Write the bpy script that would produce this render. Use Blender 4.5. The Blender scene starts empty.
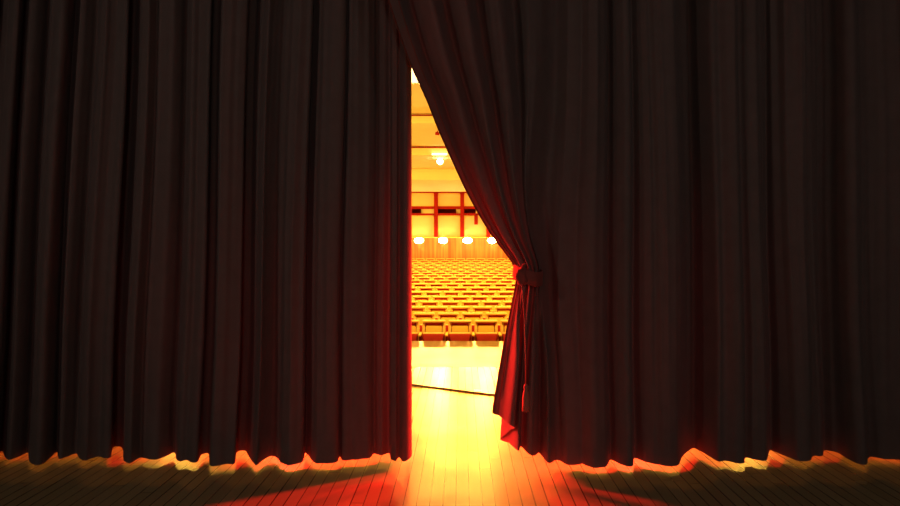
import bpy, bmesh, math, random
from mathutils import Vector, noise
random.seed(7)
sc = bpy.context.scene
COL = sc.collection
PI = math.pi

# ------------------------------------------------------------------ camera frame (eye 1.73 m above the stage boards)
F, VX, VY, EYE = 600.0, 461.0, 244.0, 1.73
def X(px, D): return (px - VX) / F * D
def Z(py, D): return EYE - (py - VY) / F * D
def lerp(tab, v):
    if v <= tab[0][0]: return tab[0][1]
    for (a, b), (c, d) in zip(tab, tab[1:]):
        if v <= c:
            t = (v - a) / (c - a) if c > a else 0
            return b + (d - b) * t
    return tab[-1][1]
def smooth(tab, v):
    """cubic (monotone-ish) interpolation of a table"""
    if v <= tab[0][0]: return tab[0][1]
    if v >= tab[-1][0]: return tab[-1][1]
    for i in range(len(tab) - 1):
        if v <= tab[i + 1][0]: break
    p1, p2 = tab[i], tab[i + 1]
    p0 = tab[i - 1] if i else p1
    p3 = tab[i + 2] if i + 2 < len(tab) else p2
    h = p2[0] - p1[0]; t = (v - p1[0]) / h
    m1 = (p2[1] - p0[1]) / max(p2[0] - p0[0], 1e-6) * h
    m2 = (p3[1] - p1[1]) / max(p3[0] - p1[0], 1e-6) * h
    t2, t3 = t * t, t * t * t
    return (2*t3-3*t2+1)*p1[1] + (t3-2*t2+t)*m1 + (-2*t3+3*t2)*p2[1] + (t3-t2)*m2

# ------------------------------------------------------------------ materials
def mat(name, col, rough=.6, metal=0, sheen=0, noise_amt=0, noise_scale=20, bump=0, bscale=60, spec=.5):
    m = bpy.data.materials.new(name); m.use_nodes = True
    nt = m.node_tree; b = nt.nodes['Principled BSDF']
    b.inputs['Base Color'].default_value = (*col, 1)
    b.inputs['Roughness'].default_value = rough
    b.inputs['Metallic'].default_value = metal
    b.inputs['Specular IOR Level'].default_value = spec
    if sheen:
        b.inputs['Sheen Weight'].default_value = sheen
        b.inputs['Sheen Roughness'].default_value = .5
    tc = nt.nodes.new('ShaderNodeTexCoord')
    if noise_amt:
        n = nt.nodes.new('ShaderNodeTexNoise'); n.inputs['Scale'].default_value = noise_scale
        n.inputs['Detail'].default_value = 4
        nt.links.new(tc.outputs['Object'], n.inputs['Vector'])
        mx = nt.nodes.new('ShaderNodeMix'); mx.data_type = 'RGBA'
        mx.inputs[6].default_value = (*[c * (1 - noise_amt) for c in col], 1)
        mx.inputs[7].default_value = (*[min(1, c * (1 + noise_amt)) for c in col], 1)
        nt.links.new(n.outputs['Fac'], mx.inputs[0]); nt.links.new(mx.outputs[2], b.inputs['Base Color'])
    if bump:
        n2 = nt.nodes.new('ShaderNodeTexNoise'); n2.inputs['Scale'].default_value = bscale
        nt.links.new(tc.outputs['Object'], n2.inputs['Vector'])
        bp = nt.nodes.new('ShaderNodeBump'); bp.inputs['Strength'].default_value = bump
        bp.inputs['Distance'].default_value = .01
        nt.links.new(n2.outputs['Fac'], bp.inputs['Height']); nt.links.new(bp.outputs['Normal'], b.inputs['Normal'])
    return m
def emis(name, col, s):
    m = bpy.data.materials.new(name); m.use_nodes = True
    b = m.node_tree.nodes['Principled BSDF']
    b.inputs['Base Color'].default_value = (.8, .8, .8, 1)
    b.inputs['Emission Color'].default_value = (*col, 1); b.inputs['Emission Strength'].default_value = s
    return m

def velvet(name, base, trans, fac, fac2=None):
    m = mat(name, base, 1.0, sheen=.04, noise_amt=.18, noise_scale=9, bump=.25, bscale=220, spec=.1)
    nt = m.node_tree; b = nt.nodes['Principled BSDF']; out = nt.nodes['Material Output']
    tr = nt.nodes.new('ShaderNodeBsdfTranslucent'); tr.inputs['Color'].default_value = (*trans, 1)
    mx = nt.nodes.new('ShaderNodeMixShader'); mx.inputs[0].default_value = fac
    if fac2:        # extra translucency towards the leading edge, put in for the red glow
        at = nt.nodes.new('ShaderNodeAttribute'); at.attribute_name = 'edge_glow'
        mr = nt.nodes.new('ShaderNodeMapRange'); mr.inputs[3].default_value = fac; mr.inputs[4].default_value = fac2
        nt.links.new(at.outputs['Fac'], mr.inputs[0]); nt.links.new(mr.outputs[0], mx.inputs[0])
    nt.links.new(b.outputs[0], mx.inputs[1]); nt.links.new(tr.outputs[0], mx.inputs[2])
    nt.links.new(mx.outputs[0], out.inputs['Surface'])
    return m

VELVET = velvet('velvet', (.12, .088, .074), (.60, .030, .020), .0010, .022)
VELVET_SEAM = velvet('velvet_border', (.16, .045, .03), (.70, .06, .03), .03)
TIE = velvet('tieback_velvet', (.26, .06, .045), (.6, .05, .03), .009)

def boards(name, width, along_y, c1, c2, rough, joint=.045, length=2.4):
    m = bpy.data.materials.new(name); m.use_nodes = True
    nt = m.node_tree; L = nt.links; N = nt.nodes.new; b = nt.nodes['Principled BSDF']
    tc = N('ShaderNodeTexCoord'); sp = N('ShaderNodeSeparateXYZ'); L.new(tc.outputs['Object'], sp.inputs[0])
    a, l = (sp.outputs['X'], sp.outputs['Y']) if along_y else (sp.outputs['Y'], sp.outputs['X'])
    def mth(op, x, y=None, z=None):
        n = N('ShaderNodeMath'); n.operation = op
        for i, v in enumerate((x, y, z)):
            if v is None: continue
            if isinstance(v, (int, float)): n.inputs[i].default_value = v
            else: L.new(v, n.inputs[i])
        return n.outputs[0]
    s = mth('DIVIDE', a, width); s = mth('ADD', s, 500.37)
    idx = mth('FLOOR', s); fr = mth('FRACT', s)
    wn = N('ShaderNodeTexWhiteNoise'); wn.noise_dimensions = '1D'; L.new(idx, wn.inputs['W'])
    r = wn.outputs['Value']
    l2 = mth('ADD', mth('DIVIDE', l, length), mth('MULTIPLY', r, 7.3)); lf = mth('FRACT', mth('ADD', l2, 100))
    d = mth('MINIMUM', fr, mth('SUBTRACT', 1, fr))
    jw = mth('MULTIPLY', joint, mth('ADD', .35, r))      # joints of unequal width
    j1 = mth('LESS_THAN', d, jw)
    j2 = mth('LESS_THAN', lf, .0022)
    j = mth('MAXIMUM', j1, j2)
    wn2 = N('ShaderNodeTexWhiteNoise'); wn2.noise_dimensions = '2D'
    cb = N('ShaderNodeCombineXYZ'); L.new(idx, cb.inputs[0]); L.new(mth('FLOOR', mth('ADD', l2, 100)), cb.inputs[1]); L.new(cb.outputs[0], wn2.inputs['Vector'])
    gr = N('ShaderNodeTexNoise'); gr.inputs['Scale'].default_value = 1; gr.inputs['Detail'].default_value = 6
    mp = N('ShaderNodeMapping'); mp.inputs['Scale'].default_value = (60, 3, 1) if along_y else (3, 60, 1)
    L.new(tc.outputs['Object'], mp.inputs['Vector']); L.new(mp.outputs[0], gr.inputs['Vector'])
    fac = mth('ADD', mth('MULTIPLY', wn2.outputs['Value'], .6), mth('MULTIPLY', gr.outputs['Fac'], .4))
    mx = N('ShaderNodeMix'); mx.data_type = 'RGBA'; L.new(fac, mx.inputs[0])
    mx.inputs[6].default_value = (*c1, 1); mx.inputs[7].default_value = (*c2, 1)
    mj = N('ShaderNodeMix'); mj.data_type = 'RGBA'; L.new(j, mj.inputs[0]); L.new(mx.outputs[2], mj.inputs[6])
    mj.inputs[7].default_value = (.11, .04, .018, 1); L.new(mj.outputs[2], b.inputs['Base Color'])
    rn = N('ShaderNodeTexNoise'); rn.inputs['Scale'].default_value = 2.2; rn.inputs['Detail'].default_value = 3
    L.new(tc.outputs['Object'], rn.inputs['Vector'])
    L.new(mth('ADD', rough - .05, mth('MULTIPLY', rn.outputs['Fac'], .12)), b.inputs['Roughness'])
    # every board is very slightly cupped and uneven
    h = mth('SUBTRACT', mth('MULTIPLY', mth('MULTIPLY', mth('SUBTRACT', fr, .5), mth('SUBTRACT', r, .5)), .6), mth('MULTIPLY', j, .5))
    bn = N('ShaderNodeTexNoise'); bn.inputs['Scale'].default_value = 1.7; bn.inputs['Detail'].default_value = 2
    L.new(tc.outputs['Object'], bn.inputs['Vector'])
    h = mth('ADD', h, mth('MULTIPLY', bn.outputs['Fac'], 1.2))
    bp = N('ShaderNodeBump'); bp.inputs['Strength'].default_value = .6; bp.inputs['Distance'].default_value = .004
    L.new(h, bp.inputs['Height']); L.new(bp.outputs['Normal'], b.inputs['Normal'])
    return m
DECK = boards('stage_boards', .088, True, (.33, .22, .09), (.43, .30, .13), .24)
APRON = boards('apron_boards', .12, False, (.36, .20, .045), (.48, .29, .08), .36, joint=.03)
HALLF = mat('hall_carpet', (.30, .07, .03), .95, noise_amt=.3, noise_scale=40, bump=.3)
PLASTER = mat('ceiling_plaster', (.80, .76, .50), .75, noise_amt=.05, noise_scale=3)
SIDE = mat('side_wall_paint', (.45, .30, .16), .8, noise_amt=.08, noise_scale=4)
BOOTH = mat('booth_window_panel', (.72, .58, .34), .45, noise_amt=.12, noise_scale=.9)
REDP = mat('red_painted_wood', (.27, .010, .010), .9, spec=.1, noise_amt=.1)
DARKP = mat('dark_grille', (.09, .004, .003), .95, spec=.1, noise_amt=.2)
DARKM = mat('dark_metal', (.03, .02, .018), .45, metal=.5, noise_amt=.1)
AMBER = mat('amber_upholstery', (.78, .54, .20), .8, sheen=.2, noise_amt=.1, noise_scale=30, bump=.15, bscale=300)
AMBERC = mat('orange_cushion_cloth', (.74, .48, .12), .85, sheen=.2, noise_amt=.12, noise_scale=30, bump=.15, bscale=300)
REDC = mat('red_seat_cloth', (.33, .013, .018), .9, noise_amt=.15, noise_scale=30)
SLOT_SHADE = mat('red_slot_shade', (.48, .03, .015), .8)  # red standing in for the shadow slot under the seat-back rim
ARMW = mat('varnished_armrest', (.85, .62, .16), .35, noise_amt=.15, noise_scale=25)
CABLE = mat('cable_rubber', (.16, .03, .02), .5)

def slats(name):
    m = mat(name, (.62, .34, .12), .55); nt = m.node_tree; b = nt.nodes['Principled BSDF']
    tc = nt.nodes.new('ShaderNodeTexCoord')
    mp = nt.nodes.new('ShaderNodeMapping'); mp.inputs['Scale'].default_value = (7, .3, .25)
    n = nt.nodes.new('ShaderNodeTexNoise'); n.inputs['Scale'].default_value = 1; n.inputs['Detail'].default_value = 5
    nt.links.new(tc.outputs['Object'], mp.inputs[0]); nt.links.new(mp.outputs[0], n.inputs['Vector'])
    cr = nt.nodes.new('ShaderNodeValToRGB')
    cr.color_ramp.elements[0].position = .35; cr.color_ramp.elements[0].color = (.42, .10, .03, 1)
    cr.color_ramp.elements[1].position = .65; cr.color_ramp.elements[1].color = (.62, .26, .08, 1)
    nt.links.new(n.outputs['Fac'], cr.inputs[0]); nt.links.new(cr.outputs[0], b.inputs['Base Color'])
    return m
SLAT = slats('veneer_panelling')

# ------------------------------------------------------------------ object helpers
def tag(o, label=None, cat=None, group=None, kind=None):
    if label: o['label'] = label
    if cat: o['category'] = cat
    if group: o['group'] = group
    if kind: o['kind'] = kind
    return o
def obj(name, me, m=None, parent=None, loc=None):
    o = bpy.data.objects.new(name, me); COL.objects.link(o)
    if m is not None and not me.materials: me.materials.append(m)
    if parent: o.parent = parent
    if loc: o.location = loc
    return o
def empty(name, loc=(0, 0, 0)):
    o = bpy.data.objects.new(name, None); COL.objects.link(o); o.location = loc; o.empty_display_size = .1
    return o
def mesh(name, verts, faces, smooth_=False):
    me = bpy.data.meshes.new(name); me.from_pydata([tuple(v) for v in verts], [], faces); me.update()
    if smooth_:
        for p in me.polygons: p.use_smooth = True
    return me
def box(bm, c, s, bev=0, seg=2):
    r = bmesh.ops.create_cube(bm, size=1)
    for v in r['verts']:
        v.co = Vector((v.co.x * s[0] + c[0], v.co.y * s[1] + c[1], v.co.z * s[2] + c[2]))
    if bev:
        es = list({e for v in r['verts'] for e in v.link_edges})
        bmesh.ops.bevel(bm, geom=es, offset=bev, segments=seg, profile=.5, affect='EDGES')
def bme(name, build, smooth_=False):
    bm = bmesh.new(); build(bm)
    bmesh.ops.recalc_face_normals(bm, faces=bm.faces)
    me = bpy.data.meshes.new(name); bm.to_mesh(me); bm.free()
    if smooth_:
        for p in me.polygons: p.use_smooth = True
    return me
def boxme(name, c, s, bev=0): return bme(name, lambda bm: box(bm, c, s, bev))
def struct(name, me, m):
    return tag(obj(name, me, m), kind='structure')
def tube(name, pts, rad, n=8, close=False):
    """tube along pts; rad is a number or a list"""
    vs, fs = [], []
    P = [Vector(p) for p in pts]
    for i, p in enumerate(P):
        t = (P[min(i + 1, len(P) - 1)] - P[max(i - 1, 0)]).normalized()
        if close: t = (P[(i + 1) % len(P)] - P[i - 1]).normalized()
        up = Vector((0, 0, 1)) if abs(t.z) < .9 else Vector((1, 0, 0))
        a = t.cross(up).normalized(); b = t.cross(a).normalized()
        r = rad[i] if isinstance(rad, (list, tuple)) else rad
        for k in range(n):
            w = 2 * PI * k / n
            vs.append(p + a * math.cos(w) * r + b * math.sin(w) * r)
    m = len(P)
    for i in range(m if close else m - 1):
        j = (i + 1) % m
        for k in range(n):
            fs.append((i*n+k, i*n+(k+1) % n, j*n+(k+1) % n, j*n+k))
    if not close:
        fs.append(tuple(range(n))[::-1]); fs.append(tuple(range((m-1)*n, m*n)))
    return mesh(name, vs, fs, True)

# ------------------------------------------------------------------ the setting
HALFW, CURT, SEAM, EDGE, BACK = 7.6, 4.72, 8.44, 10.7, 33.0
struct('floor', boxme('floor', (0, (SEAM - 1.5) / 2, -.06), (16, SEAM + 1.5, .12)), DECK)
def apron(bm):
    box(bm, (0, (SEAM + .012 + EDGE) / 2, -.06), (2 * HALFW, EDGE - SEAM - .012, .12))
struct('floor_apron', bme('floor_apron', apron), APRON)

NROW, D0, PITCH, SW = 19, 12.2, 1.07, .53
ROWY = [321, 313.7, 307.5, 302, 297.3, 292.5, 288, 284.2, 281, 277.9, 275.2, 272.9, 270.7, 268.7, 266.6, 265, 263.2, 261.5, 259.6]
rows = []
for i in range(NROW):
    D = D0 + PITCH * i
    zt = Z(ROWY[i] - 1.1, D)
    rows.append((D, zt))
# smooth the rake so that each tier rises a little
zs = [r[1] for r in rows]
zs = [sum(zs[max(0, i-1):i+2]) / len(zs[max(0, i-1):i+2]) if 0 < i < NROW - 1 else zs[i] for i in range(NROW)]
SEATH = .86
rows = [(rows[i][0], zs[i], zs[i] - SEATH) for i in range(NROW)]
# stepped hall floor
prof = [(EDGE - .5, rows[0][2])]
for i, (D, zt, zf) in enumerate(rows):
    y0 = D - .62 if i else None
    if i: prof.append((y0, rows[i-1][2])); prof.append((y0, zf))
prof.append((BACK + .3, rows[-1][2]))
vs, fs = [], []
low = -1.2
for (y, z) in prof:
    for x in (-HALFW - .1, HALFW + .1): vs.append((x, y, z))
for (y, z) in prof:
    for x in (-HALFW - .1, HALFW + .1): vs.append((x, y, low))
n = len(prof)
for i in range(n - 1):
    fs.append((2*i, 2*i+1, 2*i+3, 2*i+2)); o_ = 2*n
    fs.append((o_+2*i, o_+2*i+2, o_+2*i+3, o_+2*i+1))
    fs.append((2*i, 2*i+2, o_+2*i+2, o_+2*i)); fs.append((2*i+1, o_+2*i+1, o_+2*i+3, 2*i+3))
fs.append((0, 2*n, 2*n+1, 1)); fs.append((2*n-2, 2*n-1, 4*n-1, 4*n-2))
struct('floor_hall', mesh('floor_hall', vs, fs), HALLF)
# stage front
struct('wall_stage_front', boxme('wsf', (0, EDGE - .06, -.42), (2 * HALFW, .1, .60)), REDP)

# stepped plaster ceiling, lowest at the back
cp = [(BACK + .3, 4.60), (26.9, 4.60), (26.9, 5.25), (26.55, 5.25), (26.55, 5.05), (22.4, 5.05), (22.4, 5.55), (22.1, 5.55), (22.1, 5.35),
      (17.95, 5.35), (17.95, 5.78), (17.7, 5.78), (17.7, 5.59), (14.4, 5.59), (14.4, 6.1), (4.9, 6.1)]
vs, fs = [], []
for (y, z) in cp:
    for x in (-HALFW - .1, HALFW + .1): vs.append((x, y, z))
for i in range(len(cp) - 1): fs.append((2*i, 2*i+1, 2*i+3, 2*i+2))
k = len(vs); vs += [(-HALFW-.1, BACK+.3, 6.4), (HALFW+.1, BACK+.3, 6.4), (-HALFW-.1, 4.9, 6.4), (HALFW+.1, 4.9, 6.4)]
fs += [(k, k+2, k+3, k+1), (0, k, k+1, 1), (2*len(cp)-2, 2*len(cp)-1, k+3, k+2)]
struct('ceiling', mesh('ceiling', vs, fs), PLASTER)
for s, nm in ((-1, 'wall_left'), (1, 'wall_right')):
    struct(nm, boxme(nm, (s * (HALFW + .1), (BACK + 5.2) / 2, 2.55), (.2, BACK + .6 - 5.2 + .3, 7.5)), SIDE)

# back wall with booth windows
zb = lambda py: Z(py, BACK)
struct('wall_back', boxme('wall_back', (0, BACK + .2, (zb(192) + rows[-1][2]) / 2), (2 * HALFW, .2, zb(192) - rows[-1][2] + .1)), PLASTER)
struct('trim_1', boxme('t1', (0, BACK + .06, (zb(237.5) + rows[-1][2]) / 2), (2 * HALFW, .08, zb(237.5) - rows[-1][2])), SLAT)
struct('trim_2', boxme('t2', (0, BACK + .0, zb(207.6)), (2 * HALFW, .14, .15), .01), REDP)
struct('trim_3', boxme('t3', (0, BACK + .0, zb(214.4)), (2 * HALFW, .14, .11), .01), REDP)
struct('trim_4', boxme('t4', (0, BACK + .05, zb(192.3)), (2 * HALFW, .2, .07), .01), REDP)
struct('trim_5', boxme('t5', (0, BACK - .02, zb(237.5)), (2 * HALFW, .16, .05), .01), ARMW)
colx = [X(436 + 26.2 * k, BACK) for k in range(-1, 3)]
wi = 0
for k in range(3):
    a, b = colx[k] + .11, colx[k+1] - .11
    for (y0, y1) in ((193, 206.5), (216, 237)):
        wi += 1
        z0, z1 = zb(y1), zb(y0)
        w = struct(f'window_{wi}', bme('wf', lambda bm: (
            box(bm, (0, 0, (z1-z0)/2 - .015), (b - a, .04, .03)), box(bm, (0, 0, -(z1-z0)/2 + .015), (b - a, .04, .03)),
            box(bm, (-(b-a)/2 + .015, 0, 0), (.03, .04, z1 - z0)), box(bm, ((b-a)/2 - .015, 0, 0), (.03, .04, z1 - z0)))), ARMW)
        w.location = ((a + b) / 2, BACK + .07, (z0 + z1) / 2)
        obj('pane', boxme('pane', (0, .01, 0), (b - a - .06, .015, z1 - z0 - .06)), BOOTH, w)
colname = ['leftmost', 'second from the left', 'third from the left', 'rightmost']
for k, cx in enumerate(colx):
    if k == 0: continue
    t = empty('column', (cx, BACK - .04, zb(237)))
    h = zb(192.5) - zb(237)
    obj('shaft', boxme('shaft', (0, 0, h / 2), (.21, .18, h), .012), REDP, t)
    obj('capital', boxme('cap', (0, -.01, h - .05), (.26, .2, .08), .01), REDP, t)
    where = {1: 'nearest the left curtain', 2: 'in the middle of the gap', 3: 'half hidden beside the right curtain'}[k]
    tag(t, f'square red column on the back wall, {where}', 'column', 'red columns on the back wall')
for (a, b, lab) in ((405, 421, 'dark red grille on the back wall, cut off by the left curtain'),
                    (438, 456, 'long dark red grille between the two middle red columns'),
                    (463.5, 475.5, 'dark red grille on the back wall, nearest the right curtain')):
    t = empty('wall_grille', (X((a+b)/2, BACK), BACK - .0, zb(211.1)))
    w, h = (b - a) / F * BACK, .22
    obj('frame', bme('gf', lambda bm: (box(bm, (0, 0, h/2), (w, .12, .02)), box(bm, (0, 0, -h/2), (w, .12, .02)),
        box(bm, (-w/2, 0, 0), (.02, .12, h)), box(bm, (w/2, 0, 0), (.02, .12, h)))), DARKP, t)
    obj('louvre_panel', bme('gp', lambda bm: [box(bm, (0, .02, -h/2 + .02 + .03*q), (w - .02, .06, .024)) for q in range(7)] + [box(bm, (0, .0, 0), (w - .02, .02, h - .02))]), DARKP, t)
    tag(t, lab, 'grille', 'dark grilles on the back wall')
t = empty('wall_speaker', (X(476, BACK), BACK - .12, zb(220)))
obj('cabinet', boxme('sb', (0, 0, 0), (.20, .18, .5), .015), REDP, t)
obj('bracket', boxme('sbb', (0, .09, .27), (.06, .1, .1)), DARKM, t)
tag(t, 'small red box speaker hanging under the wall band near the right curtain', 'speaker')

struct('groove_shade_1', boxme('t6', (0, 22.36, 5.335), (2 * HALFW, .08, .045)), REDP)  # dark strips standing in for the shade in the ceiling grooves
struct('groove_shade_2', boxme('t7', (0, 17.91, 5.575), (2 * HALFW, .08, .03)), REDP)
# floodlights along the foot of the booth windows
HOT = (1.0, .52, .14)
LENS = emis('floodlight_lens', (1, .62, .2), 95)
def lens_me():
    def b(bm):
        bmesh.ops.create_uvsphere(bm, u_segments=16, v_segments=10, radius=1)
        for v in bm.verts: v.co = Vector((v.co.x * .25, v.co.y * .14, v.co.z * .16))
    return bme('lens', b, True)
LM = lens_me()
hous = bme('housing', lambda bm: (box(bm, (0, .07, 0), (.46, .1, .32), .03),))
stem = boxme('yoke', (0, .20, 0), (.08, .20, .08))
lamp_x = [419, 443, 467.5, 492]
whr = ['against the left curtain', 'below the first red column', 'below the middle red column', 'against the right curtain']
for i, px in enumerate(lamp_x):
    t = empty('floodlight', (X(px, BACK - .25), BACK - .28, Z(240.5, BACK - .25)))
    obj('housing', hous, DARKM, t); obj('lens', LM, LENS, t); obj('yoke', stem, DARKM, t)
    tag(t, f'glowing floodlight in the row on the back wall, {whr[i]}', 'floodlight', 'floodlights along the back wall')

# ceiling fittings
t = empty('ceiling_lamp', (X(440, 23.2), 23.2, 4.92))
def globe(bm): bmesh.ops.create_uvsphere(bm, u_segments=20, v_segments=12, radius=.12)
obj('globe', bme('globe', globe, True), emis('globe_glass', (1, .75, .35), 22), t)
obj('rose', tube('rose', [(0, 0, .10), (0, 0, .13)], .08, 16), DARKM, t)
tag(t, 'round glowing lamp under the stepped ceiling seen through the curtain gap', 'ceiling lamp')
t = empty('strip_light', (X(439.5, 22.35), 22.33, 5.07))
obj('diffuser', boxme('dif', (0, 0, 0), (.56, .05, .05), .01), emis('strip_glass', (1, .7, .3), 9), t)
obj('end_cap', boxme('ec', (-.29, 0, 0), (.02, .06, .06)), ARMW, t); obj('end_cap', boxme('ec2', (.29, 0, 0), (.02, .06, .06)), ARMW, t)
tag(t, 'short bright strip light on the ceiling step just above the round lamp', 'strip light')
t = empty('ceiling_spotlight', (X(437.5, 19.2), 19.2, 5.27))
obj('barrel', tube('bar', [(-.07, 0, 0), (.06, 0, -.015)], .05, 14), REDP, t)
obj('bracket', boxme('brk', (0, 0, .05), (.03, .03, .08)), REDP, t)
tag(t, 'tiny red spotlight hanging from the ceiling above the round lamp', 'spotlight')
t = empty('ceiling_light_panel', (0, 12.9, 5.60))
obj('diffuser', boxme('lpd', (0, 0, 0), (2.7, 2.9, .03)), emis('panel_diffuser', (1.0, .82, .45), 1.8), t)
obj('frame', bme('lpf', lambda bm: (box(bm, (-1.4, 0, .03), (.1, 3.1, .12)), box(bm, (1.4, 0, .03), (.1, 3.1, .12)),
    box(bm, (0, -1.5, .03), (2.7, .1, .12)), box(bm, (0, 1.49, .03), (2.7, .04, .12)))), ARMW, t)
for sx in (-.8, .8):
    obj('hanger', tube('hg', [(sx, 0, .02), (sx, 0, .5)], .015, 8), DARKM, t)
tag(t, 'white-hot ceiling light panel at the very tip of the curtain gap', 'light panel')

# ------------------------------------------------------------------ theatre seats
def back_shell(bm):
    # one-piece upholstered back: thick rounded rim standing proud of a sunken field
    box(bm, (0, .03, .60), (.47, .07, .52), .03, 3)
    box(bm, (0, -.035, .838), (.47, .11, .046), .02, 3)
    box(bm, (-.205, -.02, .60), (.06, .07, .46), .025, 2)
    box(bm, (.205, -.02, .60), (.06, .07, .46), .025, 2)
BACKM = bme('backrest', back_shell, True)
CUSH = bme('back_cushion', lambda bm: box(bm, (0, -.022, .555), (.33, .06, .40), .025, 3), True)
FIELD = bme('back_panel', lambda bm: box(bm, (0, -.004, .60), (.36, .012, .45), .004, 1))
SEATM = bme('seat', lambda bm: box(bm, (0, -.20, .47), (.44, .12, .30), .045, 3), True)
SEATR = bme('seat_rim', lambda bm: box(bm, (0, -.195, .617), (.42, .10, .026), .012, 2), True)
ARMM = bme('armrest', lambda bm: (box(bm, (0, -.20, .60), (.055, .36, .05), .02, 3),), True)
STAND = bme('standard', lambda bm: (box(bm, (0, -.08, .29), (.04, .10, .58), .008), box(bm, (0, -.13, .012), (.07, .34, .024), .006),
                                    box(bm, (0, -.15, .48), (.035, .30, .18), .01)))
ordn = ['front', 'second', 'third', 'fourth', 'fifth', 'sixth', 'seventh', 'eighth', 'ninth', 'tenth', 'eleventh', 'twelfth',
        'thirteenth', 'fourteenth', 'fifteenth', 'sixteenth', 'seventeenth', 'eighteenth', 'last']
nth = ['leftmost', 'second from the left', 'third from the left', 'fourth from the left', 'fifth from the left', 'sixth from the left',
       'seventh from the left', 'eighth from the left', 'ninth from the left', 'tenth from the left', 'eleventh from the left', 'twelfth from the left']
proto = None
def make_seat():
    t = empty('theatre_seat')
    b = obj('backrest', BACKM, AMBER, t)
    c = obj('back_cushion', CUSH, AMBERC, t); tag(c, 'orange cushion set into the back')
    p = obj('back_panel', FIELD, SLOT_SHADE, b); tag(p, 'recessed panel coloured dark red as the shade under the rim')
    s = obj('seat', SEATM, REDC, t); tag(s, 'folded-up dark red seat')
    r = obj('seat_rim', SEATR, AMBER, s)
    a = obj('armrest', ARMM, ARMW, t, (SW / 2, 0, 0))
    st = obj('standard', STAND, DARKP, t, (SW / 2, 0, 0))
    return t
def copy_tree(o, parent=None):
    c = o.copy(); COL.objects.link(c)
    if parent: c.parent = parent
    for ch in o.children: copy_tree(ch, c)
    return c
def right_edge(y):
    return lerp([(255, 508), (265, 515), (285, 516), (300, 513.5), (340, 505.5)], y)
for i, (D, zt, zf) in enumerate(rows):
    off = -.02 if i % 2 == 0 else .25
    y = VY + (EYE - zt) * F / D
    vis = []
    for k in range(-8, 9):
        x = off + k * SW
        p0 = VX + (x - .235) * F / D; p1 = VX + (x + SW / 2 + .03) * F / D
        if p1 > 413.2 and p0 < right_edge(y + 3) - .6: vis.append((x, p0 < 411.5, p1 > right_edge(y + 3) + 1.5))
    for q, (x, cl, crr) in enumerate(vis):
        t = make_seat() if proto is None else copy_tree(proto)
        if proto is None: proto = t
        t.location = (x, D, zf)
        pos = nth[q] if q < len(vis) - 1 else 'rightmost'
        extra = ''
        if i == 0: desc = 'tip-up theatre seat in the front row nearest the stage'
        elif i == NROW - 1: desc = 'tiny amber theatre seat in the last row against the back wall'
        else: desc = f'amber theatre seat in the {ordn[i]} row from the stage'
        tag(t, f'{desc}, {pos}', 'theatre seat', 'rows of theatre seats in the auditorium')

# ------------------------------------------------------------------ stage curtains
def hem_plan(pts):
    """hem outline (photo trace) -> plan positions with real depth and hem lift"""
    out = []
    for (px, py) in pts:
        Dr = F * (EYE - .03) / (py - VY)
        D = CURT + .92 * (Dr - CURT)
        z = max(.006, EYE - (py - VY) / F * D)
        out.append((X(px, D), D, z))
    return out
def catmull(P, n):
    out = []
    for i in range(len(P) - 1):
        p0, p1, p2, p3 = P[max(i-1, 0)], P[i], P[i+1], P[min(i+2, len(P)-1)]
        L = math.hypot(p2[0]-p1[0], p2[1]-p1[1])
        m = max(2, int(L / n))
        for k in range(m):
            t = k / m
            out.append(tuple(.5 * ((2*p1[c]) + (-p0[c]+p2[c])*t + (2*p0[c]-5*p1[c]+4*p2[c]-p3[c])*t*t*.9 + (-p0[c]+3*p1[c]-3*p2[c]+p3[c])*t*t*t*1.0) if False else
                             (p1[c]*(2*t**3-3*t**2+1) + p2[c]*(-2*t**3+3*t**2) + .42*((p2[c]-p0[c])*(t**3-2*t**2+t) + (p3[c]-p1[c])*(t**3-t**2))) for c in range(3)))
    out.append(P[-1])
    return out
left_px = [(0, 452), (4, 457), (9, 460), (20, 456), (27, 453), (28.5, 461), (36, 465), (44, 463), (52, 456), (57, 452), (59, 459), (66, 457), (75, 454), (80, 458),
           (86, 460), (92, 458), (100, 456), (106, 458), (111, 457), (114, 447), (122, 447), (124, 460), (130, 463), (136, 460), (142, 457), (150, 459.5), (158, 459),
           (168, 455), (175, 452), (177, 460), (182, 461), (186, 460), (192, 463), (197, 462), (201, 455), (208, 454), (209.5, 465), (216, 466), (226, 464), (234, 464),
           (237, 452), (245, 451.5), (250, 459), (256, 465), (263, 460), (270, 456), (275, 456), (281, 462), (289, 465.5), (297, 464), (303, 461), (305, 453), (309, 456), (315, 463),
           (326, 463), (337, 461.5), (340, 456), (343, 460), (352, 459.5), (362, 459), (370, 458), (374, 454), (381, 455.5), (389, 453), (391, 459), (396, 461)]
right_px = [(568, 465), (574, 466), (581, 462), (586, 465), (593, 468), (602, 467.5), (607, 466), (611, 460), (620, 464), (628, 466.5), (633, 466), (635, 458.5), (645, 461.5),
            (656, 464), (668, 466), (678, 465), (681, 457), (688, 452), (694, 448.5), (702, 452), (712, 458), (719, 461.5), (727, 461), (736, 463), (744, 463), (746, 458), (756, 459.5), (766, 460.5),
            (769, 450), (778, 453), (790, 458), (799, 461.5), (810, 461), (813, 456), (823, 456), (826, 451), (838, 453), (848, 459), (858, 464), (867, 465), (870, 457), (884, 458.5), (900, 459.5)]
rnd = random.Random(3)
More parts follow.
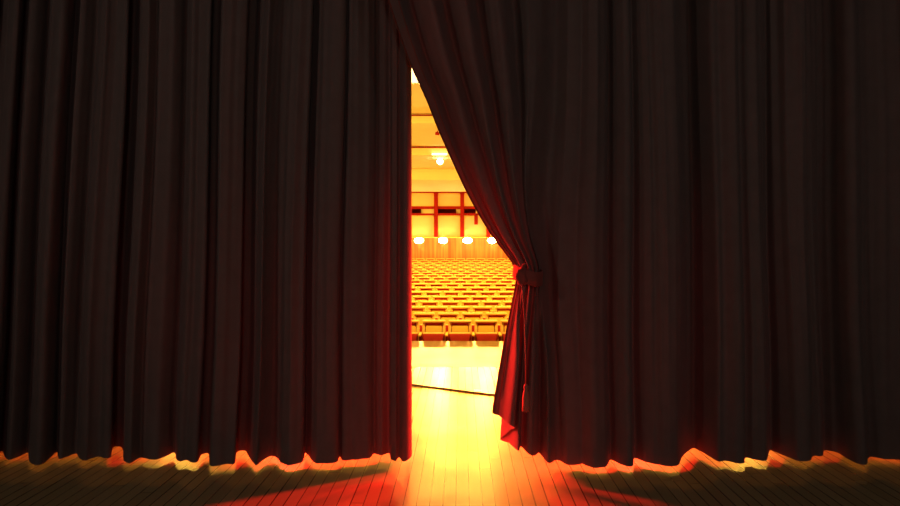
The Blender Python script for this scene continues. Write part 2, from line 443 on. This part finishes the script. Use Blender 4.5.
def extend(x, dirn, lim):
    out = []
    while abs(x - VX) < lim:
        x += dirn * rnd.uniform(6, 10); out.append((x, rnd.uniform(460, 465)))
        x += dirn * rnd.uniform(10, 18); out.append((x, rnd.uniform(460, 466)))
        x += dirn * rnd.uniform(2, 5); out.append((x, rnd.uniform(451, 456)))
        x += dirn * rnd.uniform(6, 12); out.append((x, rnd.uniform(452, 458)))
    return out
leftpts = extend(0, -1, 940)[::-1] + left_px
rightpts = right_px + extend(900, 1, 940)

def crease(x, seed):
    """fine pleats: ridged noise along the cloth"""
    a = noise.noise(Vector((x * 7.0, seed, 0)))
    b = noise.noise(Vector((x * 16.0, seed + 9, 0)))
    return a * .060 + (abs(b) - .25) * .036
TOP = 6.02
def zlevels(zh, nz):
    return [zh + (TOP - zh) * (k / nz) ** 1.15 for k in range(nz + 1)]
def to_mesh(name, grid, glow_w=None):
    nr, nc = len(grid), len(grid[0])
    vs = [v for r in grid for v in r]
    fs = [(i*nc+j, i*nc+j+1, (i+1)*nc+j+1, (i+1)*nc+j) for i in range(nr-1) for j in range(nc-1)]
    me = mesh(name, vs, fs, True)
    if glow_w:
        a = me.attributes.new('edge_glow', 'FLOAT', 'POINT')
        a.data.foreach_set('value', [glow_w[j] for i in range(nr) for j in range(nc)])
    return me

def hang(p, z, tilt, seed):
    """a point of a straight-hanging curtain at height z above its hem point p"""
    x0, y0, _ = p
    x = x0 * (1 - tilt * z) + .012 * math.sin(z * 1.3 + x0 * 3.1) * min(z, 1)
    k = 1 - .22 * min(1, z / 3.2)                     # folds a little shallower towards the heading
    y = CURT + (y0 - CURT) * k
    w = min(1, .35 + z * .6)
    y += crease(x0 + .010 * z * math.sin(x0 * 5), seed) * w * (1 + .25 * math.sin(z * .9 + x0 * 4))
    y += .012 * noise.noise(Vector((x0 * 2.2, z * .8, seed)))
    return (x, y, z)

# ---- left curtain
LP = catmull(hem_plan(leftpts), .012)
# leading folds of the left curtain: turn towards the stage, edge at px 412
lead = []
Lx = LP[-1]
for (px, dd, py) in ((399, 4.74, 457), (403, 4.66, 461), (407, 4.64, 460), (411.5, 4.70, 456), (411.8, 4.84, 452), (410, 4.95, 450)):
    lead.append((X(px, dd), dd, max(.01, Z(py, dd))))
LP = LP[:-1] + catmull([Lx] + lead, .012)
HB = .13
grid_all = []
NZ = 46
for k in range(NZ + 1):
    row = []
    for (x, y, zh) in LP:
        z = zh + HB + (TOP - zh - HB) * (k / NZ) ** 1.1
        X_, Y_, _ = hang((x, y, zh), z, .0152, 1.7)
        # the leading edge hangs dead straight at the gap
        e = max(0, 1 - (LP[-3][0] - x) / .5) if x < LP[-3][0] else 1
        X_ = X_ * (1 - e) + x * e
        row.append((X_, Y_, z))
    grid_all.append(row)
hemrow = []
for q in range(4):
    row = []
    for (x, y, zh) in LP:
        z = zh + HB * q / 3
        X_, Y_, _ = hang((x, y, zh), z, .0152, 1.7)
        e = max(0, 1 - (LP[-3][0] - x) / .5) if x < LP[-3][0] else 1
        X_ = X_ * (1 - e) + x * e
        row.append((X_, Y_ , z))
    hemrow.append(row)
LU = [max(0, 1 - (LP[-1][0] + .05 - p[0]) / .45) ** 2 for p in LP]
lc = empty('stage_curtain', (-3.6, CURT, 0))
def child_world(name, me, m, parent):
    o = obj(name, me, m, parent); o.matrix_parent_inverse = __import__('mathutils').Matrix.Translation(-Vector(parent.location)); return o
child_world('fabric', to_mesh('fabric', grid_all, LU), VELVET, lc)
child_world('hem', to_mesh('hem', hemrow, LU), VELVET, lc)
edge_path = [(g[-1][0] , g[-1][1], g[-1][2]) for g in hemrow[:-1] + grid_all]
child_world('edge_binding', tube('eb', edge_path, .007, 6), VELVET_SEAM, lc)
tag(lc, 'dark pleated velvet stage curtain hanging straight down on the left of the gap', 'curtain', 'pair of stage curtains')

# ---- right curtain, drawn aside to the tieback
LEDGE = [(-330, 300), (-200, 322), (-120, 346), (-60, 367), (0, 388), (33, 399), (64, 410.5), (100, 427), (129, 438.7), (160, 452.7), (190, 466.7), (215, 480), (237, 493.5), (255, 507), (265, 514),
         (275, 516.5), (285, 516), (300, 513), (330, 507), (360, 501.7), (390, 496.5), (413, 493), (470, 489)]
J = hem_plan(rightpts[:1])[0]      # joint with the straight part
T_ = [i / 150 for i in range(151)]
wtop = [(0, 0), (1, 1)]
wtie = [(0, 0), (.1, .10), (.2, .14), (.3, .26), (.4, .30), (.55, .46), (.7, .55), (.82, .60), (.92, .80), (1, 1)]
wbot = [(0, 0), (.08, .12), (.16, .30), (.22, .26), (.31, .13), (.38, .22), (.46, .36), (.53, .40), (.60, .50), (.70, .60), (.76, .66), (.84, .76), (.90, .84), (1, 1)]
ztop = [(0, 4.42), (.05, 4.36), (.12, 4.50), (.17, 4.38), (.24, 4.33), (.31, 4.52), (.37, 4.40), (.44, 4.38), (.50, 4.58), (.57, 4.46), (.64, 4.46), (.70, 4.66), (.78, 4.56), (.85, 4.60), (.92, 4.74), (1, J[1])]
dtie = [(0, 4.60), (.1, 4.55), (.15, 4.60), (.2, 4.52), (.3, 4.50), (.35, 4.56), (.42, 4.47), (.5, 4.52), (.58, 4.47), (.66, 4.54), (.74, 4.52), (.82, 4.60), (.92, 4.72), (1, J[1])]
dbot = [(0, 4.66), (.08, 4.60), (.13, 4.48), (.18, 4.50), (.24, 4.64), (.31, 4.82), (.38, 4.70), (.46, 4.52), (.53, 4.66), (.60, 4.54), (.68, 4.58), (.74, 4.70), (.84, 4.56), (.92, 4.68), (1, J[1])]
hemz = [(0, .415), (.08, .40), (.16, .36), (.22, .31), (.31, .165), (.40, .18), (.5, .165), (.62, .135), (.75, .09), (.9, .05), (1, J[2])]
def gath(t, z):
    y0 = VY + (EYE - z) * F / (4.47 if z > 1.6 else 4.6)
    L = smooth(LEDGE, y0)
    R = 568 - 10 * math.exp(-((y0 - 270) / 120) ** 2)
    kt = math.exp(-((y0 - 275) / (150 if y0 < 275 else 55)) ** 2)
    if y0 < 275: k3 = (1 - kt, kt, 0)
    else: k3 = (0, kt, 1 - kt)
    w = k3[0] * smooth(wtop, t) + k3[1] * smooth(wtie, t) + k3[2] * smooth(wbot, t)
    D = k3[0] * smooth(ztop, t) + k3[1] * smooth(dtie, t) + k3[2] * smooth(dbot, t)
    px = L + (R - L) * w
    D += .010 * noise.noise(Vector((t * 30, z * 1.2, 5.1))) + .016 * noise.noise(Vector((t * 14 + z * .6, z * .5, 2.2))) * (1 - t)
    return X(px, D), D
RP = catmull(hem_plan(rightpts), .012)
def right_row(zfun):
    row = []
    xj = None
    for t in T_:
        z = zfun(smooth(hemz, t))
        x, y = gath(t, z); row.append((x, y, z))
    xj, yj = row[-1][0], row[-1][1]
    for q, p in enumerate(RP[1:]):
        z = zfun(p[2])
        hx, hy, _ = hang(p, z, .008, 4.4)
        # ease from the gathered part into the straight part
        e = math.exp(-((p[0] - RP[0][0]) / .16) ** 2)
        bx = xj + (p[0] - RP[0][0])
        row.append((hx * (1 - e) + bx * e, hy * (1 - e) + yj * e, z))
    return row
NZR = 72
rgrid = [right_row(lambda zh, k=k: zh + HB + (TOP - zh - HB) * (k / NZR) ** 1.1) for k in range(NZR + 1)]
rhem = [right_row(lambda zh, q=q: zh + HB * q / 3) for q in range(4)]
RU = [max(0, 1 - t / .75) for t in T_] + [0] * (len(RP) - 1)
rc = empty('stage_curtain', (3.6, CURT, 0))
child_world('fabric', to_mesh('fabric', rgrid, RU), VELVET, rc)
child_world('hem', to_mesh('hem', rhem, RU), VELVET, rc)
ed = [r[0] for r in rhem[:-1] + rgrid]
child_world('edge_binding', tube('eb', ed, .007, 6), VELVET_SEAM, rc)
se = [(r[7][0] , r[7][1] - .008, r[7][2]) for r in rgrid]
child_world('border_seam', tube('bs', se, .004, 6), VELVET_SEAM, rc)
tag(rc, 'dark pleated velvet stage curtain gathered aside on the right of the gap', 'curtain', 'pair of stage curtains')

# ---- tieback
tcx, tcy, tcz = X(528, 4.55), 4.57, 1.49
tb = empty('curtain_tieback', (tcx, tcy, tcz))
def band():
    n, m = 48, 9
    vs, fs = [], []
    for i in range(n):
        a = 2 * PI * i / n
        c, s = math.cos(a), math.sin(a)
        for j in range(m):
            f = j / (m - 1) * 2 - 1
            bulge = 1 + .06 * (1 - f * f) + .02 * math.sin(3 * a + f * 4)
            x = .096 * c * bulge; y = .178 * s * bulge
            z = f * .052 + .012 * math.sin(a * 2 + 1) - .018 * c
            vs.append((x, y, z))
    for i in range(n):
        for j in range(m - 1):
            fs.append((i*m+j, ((i+1) % n)*m+j, ((i+1) % n)*m+j+1, i*m+j+1))
    return mesh('band', vs, fs, True)
bo = obj('band', band(), TIE, tb)
so = bo.modifiers.new('s', 'SOLIDIFY'); so.thickness = .012; so.offset = 1
def knot(bm):
    bmesh.ops.create_icosphere(bm, subdivisions=4, radius=1)
    for v in bm.verts:
        d = v.co.normalized()
        r = 1 + .14 * noise.noise(d * 1.3 + Vector((3, 1, 2))) + .05 * math.sin(d.z * 6 + d.x * 5)
        v.co = Vector((d.x * .045 * r, d.y * .05 * r, d.z * .068 * r))
kn = obj('knot', bme('knot', knot, True), TIE, tb, (-.062, -.165, -.005))
tail = [(-.06, -.15, .05), (-.048, -.165, .075), (-.034, -.16, .092), (-.028, -.15, .085)]
obj('knot_tail', tube('kt', tail, [.02, .016, .012, .006], 8), TIE, tb)
CORD = mat('cord', (.35, .10, .06), .8)
# hanging cord ends in a tassel: placed by a path just in front of the gathered cloth
pts = []
for (px, py, D) in ((521, 281, 4.37), (523, 295, 4.38), (524.5, 320, 4.39), (525.5, 350, 4.40), (526, 384, 4.41)):
    pts.append(Vector((X(px, D), D, Z(py, D))) - Vector((tcx, tcy, tcz)))
obj('cord', tube('cord', pts, .0045, 8), CORD, tb)
def tassel(bm):
    n = 20
    prof = [(.006, .0), (.016, -.008), (.020, -.025), (.014, -.042), (.019, -.055), (.025, -.10), (.028, -.16), (.030, -.20), (.012, -.205)]
    rings = []
    for (r, z) in prof:
        ring = []
        for i in range(n):
            a = 2 * PI * i / n
            rr = r * (1 + (.10 if (i % 2 and z < -.05) else 0))
            ring.append(bm.verts.new((rr * math.cos(a), rr * math.sin(a), z)))
        rings.append(ring)
    for A, B in zip(rings, rings[1:]):
        for i in range(n): bm.faces.new((A[i], A[(i+1) % n], B[(i+1) % n], B[i]))
    bm.faces.new(rings[0]); bm.faces.new(rings[-1])
obj('tassel', bme('tassel', tassel, True), CORD, tb, tuple(pts[-1]))
tag(tb, 'knotted red velvet tieback gathering the right stage curtain at chest height', 'tieback')

# ---- cable across the boards
cb = []
for i in range(41):
    px_t = i / 40
    x = -5.5 + 11 * px_t
    y = 7.36 + (x + .6) / (.387 + .6) * (6.83 - 7.36) * (1 if abs(x) < 1.2 else 1)
    y = 7.05 - .537 * x if abs(x) < 1.5 else 7.05 - .537 * 1.5 * (1 if x > 0 else -1) - (x - 1.5 * (1 if x > 0 else -1)) * .1
    cb.append((x, y + .01 * math.sin(x * 4), .007))
tag(obj('cable', tube('cable', cb, .007, 8), CABLE), 'thin dark cable lying across the lit stage boards beyond the curtain', 'cable')

# ------------------------------------------------------------------ light
def light(kind, name, loc, energy, col, **kw):
    l = bpy.data.lights.new(name, kind); l.energy = energy; l.color = col
    tgt = kw.pop('aim', None)
    for k_, v in kw.items(): setattr(l, k_, v)
    o = bpy.data.objects.new(name, l); COL.objects.link(o); o.location = loc
    if tgt is not None:
        o.rotation_euler = (Vector(tgt) - Vector(loc)).to_track_quat('-Z', 'Y').to_euler()
    return o
AMB = (1, .56, .065)
# floodlights on the back wall throw on to the stage
for px in lamp_x:
    x = X(px, BACK - .4)
    light('SPOT', 'flood_beam', (x, BACK - .45, 2.0), 5000, (1, .42, .075), aim=(0, 4.7, .8), spot_size=math.radians(34), spot_blend=.6, shadow_soft_size=.14)
# follow spots from the booth, on the gap
for x in (-1.22, 1.2):
    light('SPOT', 'booth_spot', (x, BACK - .6, 4.3), 12500, (1, .44, .045), aim=(.05, 4.7, .7), spot_size=math.radians(6.5), spot_blend=1, shadow_soft_size=.2)
# house lights
for (x, y, z) in ((-4.6, 16, 5.2), (4.6, 16, 5.2), (-4.6, 22, 4.8), (4.6, 22, 4.8), (-4.6, 27, 4.3), (4.6, 27, 4.3)):
    light('AREA', 'house_light', (x, y, z), 180, AMB, aim=(x * .35, y + .6, 0), shape='RECTANGLE', size=2.5, size_y=1.2, spread=math.radians(120))
for s in (-1, 1):
    light('AREA', 'seat_fill', (s * 4.2, 13.2, 4.9), 160, AMB, aim=(0, 21, 0.4), shape='RECTANGLE', size=1.5, size_y=1, spread=math.radians(90))  # unseen fill lamps, added to brighten the seat fronts
for s in (-1, 1):
    light('SPOT', 'front_row_fill', (s * 3.2, 9.6, 5.3), 2100, AMB, aim=(s * .3, 13.6, 0), spot_size=math.radians(48), spot_blend=.8, shadow_soft_size=.15)  # unseen fill spots, added because the front rows were too dark
# unseen uplights added by the side walls to brighten the ceiling
for s in (-1, 1):
    for y in (15.5, 20, 24.8, 30):
        light('AREA', 'ceiling_fill', (s * 7.2, y, 3.2), 235, (1, .58, .07), aim=(s * 1.0, y + .8, 5.3), shape='RECTANGLE', size=2.5, size_y=.3)
# red boom lights in the stage wings
RED = (1, .022, .018)
for s_ in (-1, 1):
    for (x, y, e) in ((6.9, 8.6, 12500), (6.0, 10.2, 7500), (4.6, 10.4, 6000), (3.2, 10.4, 4200)):
        light('SPOT', 'boom_light', (s_ * x, y, 3.0), e, RED, aim=(-s_ * .25, 4.6, .5), spot_size=math.radians(30), spot_blend=.9, shadow_soft_size=.35)

w = bpy.data.worlds.new('World'); sc.world = w; w.use_nodes = True
bg = w.node_tree.nodes['Background']; bg.inputs[0].default_value = (1, .86, .78, 1); bg.inputs[1].default_value = .011
# dim fill lamps added behind and beside the camera to lift the curtain fronts
light('SPOT', 'curtain_fill', (-4.6, -.4, 3.8), 85, (1, .87, .79), aim=(-.2, 4.7, 1.9), spot_size=math.radians(110), spot_blend=1, shadow_soft_size=.15)
light('SPOT', 'curtain_fill', (4.4, -.6, 3.8), 42, (1, .87, .82), aim=(.8, 4.7, 1.9), spot_size=math.radians(110), spot_blend=1, shadow_soft_size=.15)
light('SPOT', 'curtain_fill', (.8, -4.5, 2.7), 170, (1, .87, .82), aim=(0, 4.7, 2.2), spot_size=math.radians(72), spot_blend=1, shadow_soft_size=.35)

# ------------------------------------------------------------------ camera
cam = bpy.data.cameras.new('camera'); co = bpy.data.objects.new('camera', cam); COL.objects.link(co)
co.location = (0, 0, EYE); co.rotation_euler = (PI / 2, 0, 0)
cam.sensor_width = 36; cam.lens = F / 900 * 36
cam.shift_x = -(VX - 450) / 900; cam.shift_y = -(253 - VY) / 900
cam.clip_end = 200
sc.camera = co
sc.view_settings.view_transform = 'Standard'; sc.view_settings.look = 'None'
sc.view_settings.exposure = 0; sc.view_settings.gamma = 1; sc.view_settings.use_curve_mapping = False
sc.cycles.use_denoising = True
sc.cycles.sample_clamp_indirect = 6
sc.cycles.max_bounces = 8
